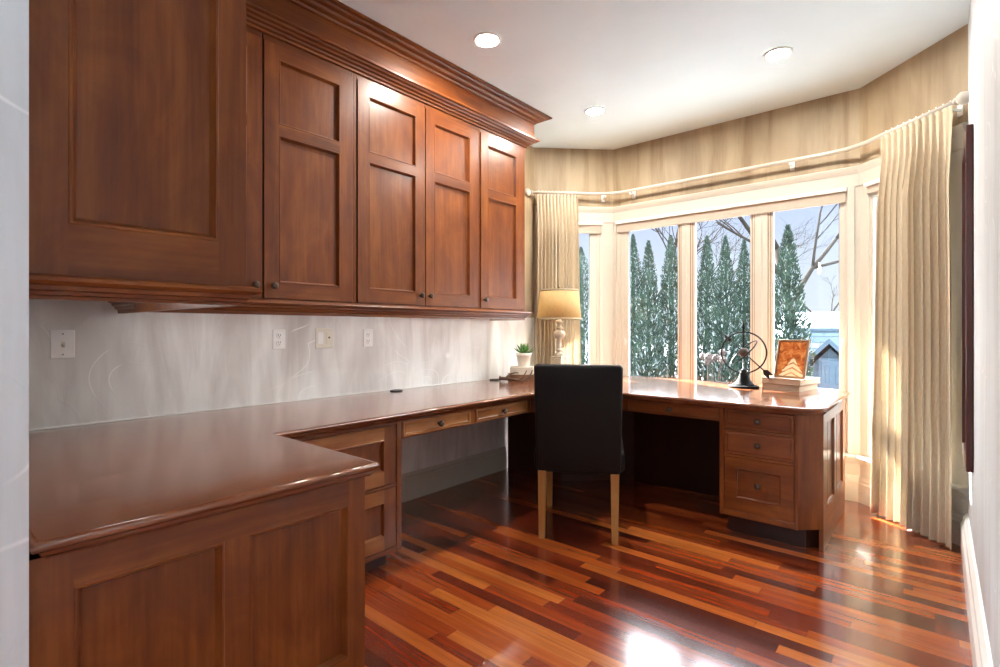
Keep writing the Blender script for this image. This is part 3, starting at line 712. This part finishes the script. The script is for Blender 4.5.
def smooth_pts(P, n=6):
    out = []; P = [Vector(p) for p in P]; Q = [P[0]]+P+[P[-1]]
    for i in range(1, len(Q)-2):
        for k in range(n):
            f = k/n; a, b, c, d = Q[i-1], Q[i], Q[i+1], Q[i+2]
            out.append(.5*((2*b)+(-a+c)*f+(2*a-5*b+4*c-d)*f*f+(-a+3*b-3*c+d)*f**3))
    return out+[P[-1]]
def horn(bm, P, r0, r1):
    q = smooth_pts(P); tube(bm, q, [r0+(r1-r0)*i/(len(q)-1) for i in range(len(q))], 9)
# local frame of the antler: +x to the viewer's right along the view, lying on the desk
bm = B(); an = Vector((.265, 3.11, .75)); ud = Vector((.762, .648, 0)); vd = Vector((-.648, .762, 0))
P3 = lambda a, b, z: an+ud*a+vd*b+Vector((0, 0, z))
horn(bm, [P3(-.14, .0, .020), P3(-.10, -.01, .019), P3(-.03, -.02, .012), P3(.04, -.02, .014), P3(.085, -.01, .045), P3(.105, .0, .085)], .015, .004)
horn(bm, [P3(-.10, -.01, .022), P3(-.07, .01, .05), P3(-.03, .02, .062), P3(.0, .02, .060)], .010, .003)
horn(bm, [P3(.0, -.02, .014), P3(.03, -.03, .03), P3(.05, -.03, .065), P3(.06, -.025, .085)], .009, .003)
horn(bm, [P3(-.06, -.02, .016), P3(.0, -.055, .010), P3(.07, -.06, .012)], .009, .003)
lathe(bm, [(.012, -.006), (.021, 0), (.019, .006), (.010, .010)], n=12, M=Matrix.Translation(P3(-.142, 0, .021)) @ (-ud).to_track_quat('Z', 'Y').to_matrix().to_4x4())
o = obj('antler', bm, ANT, loc=an); tag(o, 'brown shed antler lying on the worktop in front of the books', 'antler')

# ------------------------------------------------------------------ armillary sculpture, books, picture
AX, AY = 1.708, 3.762
t = thing('armillary_sculpture', 'dark iron armillary sphere sculpture with arrow on the window desk', 'sculpture', (AX, AY, .75), R(15))
# local x runs to the viewer's right, local y away from the viewer
IRB = plain('weathered_iron_base', (15, 15, 17), .7, .0, .06, var=.4, vs=20)
bm = B(); lathe(bm, [(.093, 0), (.095, .004), (.094, .014), (.082, .018)], n=32); lathe(bm, [(.072, .018), (.062, .026), (.040, .055), (.030, .082), (.026, .09)], n=28); obj('base', bm, IRB, t, True)
bm = B(); lathe(bm, [(.018, .089), (.026, .094), (.027, .104), (.018, .110), (.022, .115), (.018, .124), (.006, .130), (.0045, .40), (.009, .405), (.012, .412), (.009, .42), (.005, .424), (.008, .43), (.0035, .44), (.001, .465)], n=16); obj('stem', bm, IRON, t, True)
cz = .240
def hoop(bm, r, rad, M, n=48, flat=1.0):
    pts = [M @ Vector((r*math.cos(2*math.pi*k/n), r*math.sin(2*math.pi*k/n), 0)) for k in range(n)]
    tube(bm, pts, rad, 8, 0, True)
bm = B(); hoop(bm, .139, .0055, Matrix.Translation((0, 0, cz)) @ Matrix.Rotation(R(90), 4, 'X')); obj('meridian_ring', bm, IRON, t, True)
bm = B(); hoop(bm, .112, .0045, Matrix.Translation((0, 0, cz)) @ Matrix.Rotation(R(-45), 4, 'Y') @ Matrix.Rotation(R(10), 4, 'X')); obj('equator_ring', bm, IRON, t, True)
bm = B(); lathe(bm, [(.002, -.034), (.014, -.031), (.026, -.021), (.033, -.008), (.034, .004), (.028, .019), (.016, .030), (.002, .034)], (0, 0, cz), 20); obj('globe', bm, plain('rusted_iron', (58, 42, 34), .7, var=.3), t, True)
bm = B(); M = Matrix.Translation((0, 0, cz)) @ Matrix.Rotation(R(-28), 4, 'Z') @ Matrix.Rotation(R(-50), 4, 'Y')   # local +z of the arrow points up-left
lathe(bm, [(.0042, -.20), (.0042, .15)], n=10, M=M)
lathe(bm, [(.0045, .138), (.021, .128), (.019, .134), (.004, .205)], n=14, M=M)
for s in (1, -1):
    q = [M @ Vector(p) for p in ((0, -.003, -.17), (s*.02, -.003, -.195), (s*.02, -.003, -.245), (0, -.003, -.222), (0, .003, -.17), (s*.02, .003, -.195), (s*.02, .003, -.245), (0, .003, -.222))]
    v = [bm.verts.new(p) for p in q]
    for f in ((0, 1, 2, 3), (4, 7, 6, 5), (0, 4, 5, 1), (1, 5, 6, 2), (2, 6, 7, 3), (3, 7, 4, 0)): bm.faces.new([v[i] for i in f])
obj('arrow', bm, IRON, t, True)
BX, BY, BR = 1.972, 3.878, R(-11)
book('lower pale hardback lying flat under the picture frame', (BX-.004, BY, .7502), BR, .232, .295, .039, COVW, 'hardbacks under the picture frame')
book('upper taupe hardback lying flat right under the picture frame', (BX+.003, BY-.002, .7896), R(-12.5), .243, .302, .037, COVG, 'hardbacks under the picture frame')
def art():
    m, nt, b, o = new_mat('abstract_rust_print')
    tc = N(nt, 'ShaderNodeTexCoord'); sp = N(nt, 'ShaderNodeSeparateXYZ'); L(nt, tc.outputs['Generated'], sp.inputs[0])
    n = noise(nt, coords(nt, (4, 4, 4), kind='Generated'), 1, 4, .6, 1)
    c = ramp(nt, n, [(.3, s2l((112, 52, 24))), (.5, s2l((176, 98, 46))), (.7, s2l((206, 150, 92)))])
    def M(op, a, bb=None):
        q = N(nt, 'ShaderNodeMath', operation=op)
        for i, v in enumerate((a, bb)):
            if v is None: continue
            if hasattr(v, 'links'): L(nt, v, q.inputs[i])
            else: q.inputs[i].default_value = v
        return q.outputs[0]
    dx = M('ABSOLUTE', M('SUBTRACT', M('ADD', sp.outputs['X'], M('MULTIPLY', n, .1)), .62))
    edge = M('ADD', M('MULTIPLY', dx, 1.15), sp.outputs['Z'])
    wav = M('SINE', M('MULTIPLY', M('ADD', sp.outputs['Z'], M('MULTIPLY', dx, .4)), 44.0))
    inside = M('LESS_THAN', edge, .56)
    stripe = M('MULTIPLY', inside, M('ADD', M('MULTIPLY', M('GREATER_THAN', wav, -.55), .75), .2))
    c = mixc(nt, stripe, c, s2l((222, 204, 166)))
    L(nt, c, b.inputs['Base Color']); b.inputs['Roughness'].default_value = .25; return m
ART = art()
FRM = wood('bronzed_frame_wood', 2, (92, 66, 48), (124, 94, 70), (150, 120, 94), .35, .2)
t = thing('picture_frame', 'small framed rust and cream abstract print leaning on the books', 'picture', (1.975, 3.805, .8268), R(-20))
Mt = Matrix.Rotation(R(-13), 4, 'X')
w, h = .205, .258
bm = B()
for a in ((-w/2, -w/2+.013, 0, h), (w/2-.013, w/2, 0, h), (-w/2+.013, w/2-.013, 0, .013), (-w/2+.013, w/2-.013, h-.013, h)): box(bm, a[0], a[1], -.008, .008, a[2], a[3], 0, Mt)
obj('frame', bm, FRM, t, True, bevel=.002)
bm = B(); box(bm, -w/2+.013, w/2-.013, .0, .006, .013, h-.013, 0, Mt); pn = obj('backing', bm, COVB, t, True)
bm = B(); box(bm, -w/2+.014, w/2-.014, -.0025, -.0005, .014, h-.014, 0, Mt); obj('print', bm, ART, t, True)
bm = B(); q0 = Mt @ Vector((0, .008, .17)); tube(bm, [q0, Vector((0, .115, .004))], .006, 6); obj('easel_leg', bm, COVB, t, True)

# ------------------------------------------------------------------ outdoors
GZ = -2.2
SNOW = plain('snow', (214, 216, 220), .7, var=.05, vs=.6); LAWN = plain('patchy_snow', (104, 106, 108), .9, var=.4, vs=.8)
bm = B(); box(bm, -80, 90, 4.6, 120, GZ-.3, GZ); o = struct('ground', bm, LAWN)
ARB = plain('arborvitae_green', (42, 54, 46), .8, spec=.05, var=.5, vs=3.0); FROST = plain('frosted_leaf', (120, 128, 130), .8, spec=.05); BARK = plain('grey_bark', (44, 40, 37), .9, spec=.0, var=.25, vs=6)
def foliage(seed, h, rad, n):
    r = random.Random(seed); bm = B()
    def prof(f): return rad*min(1, (f/.06)**.6 if f < .06 else 1)*max(0, 1-f**3.4)**.85+.004
    rings = []
    for j in range(15):
        f = j/14; rr = prof(f)*.22
        rings.append([Vector((rr*math.cos(a)*(1+.12*r.uniform(-1, 1)), rr*math.sin(a)*(1+.12*r.uniform(-1, 1)), .35+(h-.45)*f)) for a in [2*math.pi*k/12 for k in range(12)]])
    grid_loft(bm, rings, True, True, True)
    for i in range(n):
        f = r.random()**1.15; a = r.uniform(0, 6.283); rr = prof(f)*(.40+.66*r.random()**.8)*(1+.16*math.sin(a*3+f*19)*math.sin(f*31+a)); sc_ = r.uniform(.03, .07)*(1.1-.75*f)
        p = Vector((rr*math.cos(a), rr*math.sin(a), .3+(h-.35)*f)); d = Vector((math.cos(a+r.uniform(-.6, .6))*.55, math.sin(a+r.uniform(-.6, .6))*.55, r.uniform(.5, 1.2))).normalized()
        s = d.orthogonal().normalized(); s = (Matrix.Rotation(r.uniform(0, 6.28), 3, d) @ s)
        v = [bm.verts.new(p-s*sc_*.42), bm.verts.new(p+s*sc_*.42), bm.verts.new(p+d*sc_*1.9+s*sc_*.12), bm.verts.new(p+d*sc_*1.9-s*sc_*.12)]
        fc = bm.faces.new(v)
        if r.random() < .04+.20*(1-f)**1.3: fc.material_index = 1
    return bm
FOL = []
def arbor(x, y, top, width, var, label):
    t = thing('arborvitae_tree', label, 'tree', (x, y, GZ), rng.uniform(0, 6), 'arborvitae row beyond the windows')
    h = top-GZ
    bm = foliage(var, h, width/2, 12000); obj('foliage', bm, [ARB, FROST], t, True)
    bm = B(); tube(bm, [(0, 0, 0), (0, 0, .5)], [.08, .07], 8); obj('trunk', bm, BARK, t, True)
CAMP = Vector((2.72, 0, 1.15)); TH = math.atan(438/515)
def ray(u, v, y):
    r_ = (u-500)/515; d = Vector((r_*math.cos(TH)-math.sin(TH), r_*math.sin(TH)+math.cos(TH), (329-v)/515)); return CAMP+d*(y/d.y)
for u, v, y, wpx, lb in (
    (581, 246, 12.2, 34, 'arborvitae seen through the narrow left bay window'),
    (633, 233, 12.0, 24, 'arborvitae cut by the left edge of the first wide pane'),
    (648.5, 239, 11.0, 24, 'pointed arborvitae in the middle of the first wide pane'),
    (671, 234, 12.2, 28, 'arborvitae at the right side of the first wide pane'),
    (707, 234, 12.4, 25, 'arborvitae at the left of the middle pane'),
    (725.5, 234, 11.2, 24, 'arborvitae in the middle of the middle pane'),
    (744, 238, 12.6, 22, 'arborvitae at the right of the middle pane'),
    (788, 223, 9.4, 36, 'tallest arborvitae, standing free in the right pane')):
    p = ray(u, v, y); dist = (p-CAMP).length; fw = (p.x-CAMP.x)*-math.sin(TH)+p.y*math.cos(TH)
    arbor(p.x, y, p.z, wpx*1.12/515*fw, int(u), lb)
# bare deciduous trees
def branch(bm, p, d, ln, rad, lvl, r, spread):
    n = 5; pts = [p]; q = p.copy(); dd = d.copy()
    for k in range(n):
        dd = (dd+Vector((r.uniform(-1, 1), r.uniform(-1, 1), r.uniform(-.3, .7)))*.13).normalized(); q = q+dd*ln/n; pts.append(q.copy())
    tube(bm, pts, [rad*(1-.45*i/n) for i in range(n+1)], 6 if lvl > 2 else 4)
    if lvl == 0: return
    for k in range(3 if lvl > 1 else 4):
        i = r.randint(2, n); ax = dd.orthogonal(); ax = Matrix.Rotation(r.uniform(0, 6.28), 3, dd) @ ax
        nd = (dd*1.0+ax.normalized()*spread*r.uniform(.7, 1.3)).normalized()
        branch(bm, pts[i], nd, ln*r.uniform(.55, .8), rad*(.5 if i < n else .56), lvl-1, r, spread)
def bare(u, y, z0, h, rad, lvl, seed, label, spread=.75):
    p = ray(u, 329, y); r = random.Random(seed); bm = B(); branch(bm, Vector((0, 0, 0)), Vector((0, 0, 1)), h, rad, lvl, r, spread)
    o = obj('bare_tree', bm, BARK, None, True); o.location = (p.x, p.y, GZ); tag(o, label, 'tree', 'leafless trees beyond the arborvitae')
bare(800, 20.5, 0, 6.3, .22, 5, 12, 'big leafless tree rising behind the tall arborvitae in the right pane', .7)
bare(666, 30, 0, 6.2, .2, 5, 4, 'leafless tree showing above the arborvitae in the first wide pane')
bare(716, 48, 0, 8.0, .2, 5, 9, 'leafless tree showing above the middle pane arborvitae')
bare(829, 42, 0, 3.6, .16, 5, 21, 'small distant leafless tree over the snowy roof', .6)
# pinkish dried shrub
t = thing('hydrangea_shrub', 'low shrub with dried pinkish flower heads in front of the arborvitae', 'shrub', (*ray(706, 340, 9.0).xy, GZ))
r = random.Random(3); bm = B(); BLOS = plain('dried_blossom', (56, 43, 38), .9, var=.2)
for i in range(9):
    a = r.uniform(0, 6.28); sp_ = r.uniform(.1, .5); top = Vector((math.cos(a)*sp_, math.sin(a)*sp_, r.uniform(2.75, 2.98)))
    tube(bm, [(0, 0, 0), (top.x*.4, top.y*.4, top.z*.6), top], [.014, .01, .005], 5)
    bmf = B(); bmesh.ops.create_icosphere(bmf, subdivisions=3, radius=.062)
    for v_ in bmf.verts: v_.co = v_.co*r.uniform(.72, 1.15) + top
    obj('flower_head', bmf, BLOS, t, True)
obj('stems', bm, BARK, t, True)
# blue-grey garage with a gable, and a snowy roof behind it
def shingle():
    m, nt, b, o = new_mat('blue_grey_shingle')
    tc = N(nt, 'ShaderNodeTexCoord'); br = N(nt, 'ShaderNodeTexBrick'); mp = N(nt, 'ShaderNodeMapping'); mp.inputs['Rotation'].default_value = (R(90), 0, 0); L(nt, tc.outputs['Object'], mp.inputs[0]); L(nt, mp.outputs[0], br.inputs['Vector'])
    for k, v in (('Color1', (36, 44, 50)), ('Color2', (48, 57, 64)), ('Mortar', (27, 33, 38))): br.inputs[k].default_value = (*s2l(v), 1)
    br.inputs['Scale'].default_value = 1; br.inputs['Brick Width'].default_value = .42; br.inputs['Row Height'].default_value = .15; br.inputs['Mortar Size'].default_value = .014
    L(nt, br.outputs[0], b.inputs['Base Color']); b.inputs['Roughness'].default_value = .85; b.inputs['Specular IOR Level'].default_value = 0; return m
def siding():
    m, nt, b, o = new_mat('blue_grey_siding')
    tc = N(nt, 'ShaderNodeTexCoord'); wv = N(nt, 'ShaderNodeTexWave', bands_direction='Z', wave_profile='SAW'); L(nt, tc.outputs['Object'], wv.inputs['Vector']); wv.inputs['Scale'].default_value = 2.2
    L(nt, ramp(nt, wv.outputs[1], [(0, s2l((40, 48, 56))), (.12, s2l((52, 61, 69))), (1, s2l((56, 65, 73)))]), b.inputs['Base Color']); b.inputs['Roughness'].default_value = .8; b.inputs['Specular IOR Level'].default_value = 0; return m
SHI, SID = shingle(), siding(); BLUET = plain('blue_grey_trim', (62, 72, 82), .8, spec=0, var=.04)
HY = 14.0
def hp(u, v, y=HY): return ray(u, v, y)
xl, xr = hp(772, 340).x, hp(872, 340).x; zr = hp(820, 330).z; ze = hp(800, 372).z
gpk = hp(834, 343); gl = hp(811, 364); gr = hp(858, 368)
t = thing('garage', 'blue-grey shingled garage with small gable seen through the right pane', 'building', ((xl+xr)/2, HY+1.5, GZ))
bm = B(); box(bm, xl+.1, xr-.1, HY+.25, HY+4.6, GZ, ze); obj('wall', bm, SID, t)
bm = B(); v = [bm.verts.new(p) for p in ((xl, HY, ze-.08), (xr, HY, ze-.08), (xr, HY+2.4, zr), (xl, HY+2.4, zr), (xr, HY+4.8, ze-.08), (xl, HY+4.8, ze-.08))]
for f in ((0, 1, 2, 3), (3, 2, 4, 5), (0, 3, 5), (1, 4, 2), (0, 5, 4, 1)): bm.faces.new([v[i] for i in f])
obj('roof', bm, SHI, t)
bm = B(); box(bm, xl, xr, HY+2.32, HY+2.48, zr-.03, zr+.06); obj('ridge_cap', bm, BLUET, t)
gx0, gx1, gz0, gzp = gl.x, gr.x, gl.z, gpk.z; gxm = (gx0+gx1)/2
bm = B(); y0, y1 = HY-.55, HY+1.9
for y in (y0, y1): pass
ring = [(gx0+.12, GZ), (gx1-.12, GZ), (gx1-.12, gz0+.02), (gxm, gzp-.10), (gx0+.12, gz0+.02)]
a = [bm.verts.new((x, y0, z)) for x, z in ring]; b = [bm.verts.new((x, y1, z)) for x, z in ring]
bm.faces.new(a); bm.faces.new(b[::-1])
for i in range(5): bm.faces.new((a[i], a[(i+1) % 5], b[(i+1) % 5], b[i]))
gw = obj('gable_wall', bm, SID, t)
bm = B()
for x0_, z0_, x1_, z1_ in ((gx0-.08, gz0-.07, gxm, gzp), (gxm, gzp, gx1+.08, gz0-.07)):
    q = [(x0_, z0_), (x1_, z1_), (x1_, z1_+.12), (x0_, z0_+.12)]
    a = [bm.verts.new((x, y0-.15, z)) for x, z in q]; b = [bm.verts.new((x, y1, z)) for x, z in q]
    bm.faces.new(a); bm.faces.new(b[::-1])
    for i in range(4): bm.faces.new((a[i], a[(i+1) % 4], b[(i+1) % 4], b[i]))
obj('gable_roof', bm, BLUET, t)
dx0, dx1 = hp(822, 360, y0).x, hp(842, 360, y0).x; dz1 = hp(830, 361, y0).z
bm = B(); box(bm, dx0-.06, dx1+.06, y0-.05, y0, GZ+.1, dz1+.06, 0); box(bm, dx0, dx1, y0-.075, y0-.05, GZ+.1, dz1, 0)
for k in range(2): box(bm, dx0+.08+(dx1-dx0)/2*k, dx0+(dx1-dx0)/2*(k+1)-.04, y0-.09, y0-.075, dz1-.5, dz1-.1, 0)
obj('door', bm, BLUET, gw, bevel=.01)
wx0, wx1, wz0, wz1 = hp(801, 372).x, hp(814, 372).x, hp(806, 377).z, hp(806, 363).z
WHT = plain('white_window_paint', (226, 230, 234), .5, var=.03)
bm = B(); yy = HY-.02
for q in ((wx0, wx0+.06, wz0, wz1), (wx1-.06, wx1, wz0, wz1), (wx0, wx1, wz0, wz0+.06), (wx0, wx1, wz1-.06, wz1), (wx0, wx1, (wz0+wz1)/2-.03, (wz0+wz1)/2+.03)): box(bm, q[0], q[1], yy-.08, yy+.26, q[2], q[3])
wf = obj('window', bm, WHT, t); bm = B(); box(bm, wx0, wx1, yy, yy+.02, wz0, wz1); obj('pane', bm, plain('dark_pane', (70, 84, 96), .1), wf)
sx0, sx1 = ray(770, 320, 30).x, ray(900, 320, 30).x; z1_ = ray(820, 312, 33).z; z0_ = ray(820, 336, 30).z
t = thing('neighbour_house', 'distant house with white snow on its roof behind the garage', 'building', ((sx0+sx1)/2, 33, GZ))
bm = B(); box(bm, sx0+.4, sx1-.4, 30.4, 37, GZ, z0_); obj('wall', bm, SID, t)
bm = B(); v = [bm.verts.new(p) for p in ((sx0, 30, z0_-.1), (sx1, 30, z0_-.1), (sx1, 33.5, z1_), (sx0, 33.5, z1_), (sx1, 37, z0_-.1), (sx0, 37, z0_-.1))]
for f in ((0, 1, 2, 3), (3, 2, 4, 5), (0, 3, 5), (1, 4, 2), (0, 5, 4, 1)): bm.faces.new([v[i] for i in f])
obj('snowy_roof', bm, SNOW, t)
# roof overhang along the window side
bm = B(); prism(bm, [(-2.5, 4.31), (3.2, 4.31), (3.2, 5.07), (-2.5, 5.07)], 2.60, 2.72); struct('trim_5', bm, WHITEP)

# ------------------------------------------------------------------ light
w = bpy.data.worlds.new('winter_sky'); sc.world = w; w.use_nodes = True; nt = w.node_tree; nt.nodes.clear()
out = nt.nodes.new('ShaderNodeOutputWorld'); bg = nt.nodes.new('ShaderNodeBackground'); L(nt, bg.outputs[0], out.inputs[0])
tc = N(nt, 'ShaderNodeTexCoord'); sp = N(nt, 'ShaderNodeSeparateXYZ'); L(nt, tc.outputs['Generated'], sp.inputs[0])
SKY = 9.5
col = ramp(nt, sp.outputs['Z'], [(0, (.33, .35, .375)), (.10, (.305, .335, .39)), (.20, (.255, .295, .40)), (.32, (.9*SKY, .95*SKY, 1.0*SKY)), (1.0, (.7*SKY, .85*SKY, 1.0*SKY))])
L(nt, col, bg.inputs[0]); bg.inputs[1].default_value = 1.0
sun = bpy.data.lights.new('sun', 'SUN'); sun.energy = 68; sun.angle = R(.6); sun.color = (1, .97, .93)
so = bpy.data.objects.new('sun', sun); C.objects.link(so)
az, el = R(180-31.5), R(33.5)
dv = Vector((math.cos(el)*math.cos(az), math.cos(el)*math.sin(az), math.sin(el)))
so.rotation_euler = dv.to_track_quat('Z', 'Y').to_euler(); so.location = dv*20

# ------------------------------------------------------------------ camera
cam = bpy.data.cameras.new('camera'); co = bpy.data.objects.new('camera', cam); C.objects.link(co)
cam.sensor_width = 36; cam.lens = 36*515/1000; cam.shift_y = -(333.5-329)/1000; cam.clip_start = .02
co.location = CAMP; co.rotation_euler = (R(90), 0, TH)
sc.camera = co
vs = sc.view_settings; vs.view_transform = 'Standard'; vs.look = 'None'; vs.gamma = 1; vs.exposure = 1.56; vs.use_curve_mapping = False
sc.cycles.caustics_reflective = False; sc.cycles.caustics_refractive = False; sc.cycles.use_denoising = True; sc.cycles.max_bounces = 10; sc.cycles.diffuse_bounces = 6; sc.cycles.transparent_max_bounces = 16; sc.cycles.sample_clamp_indirect = 8
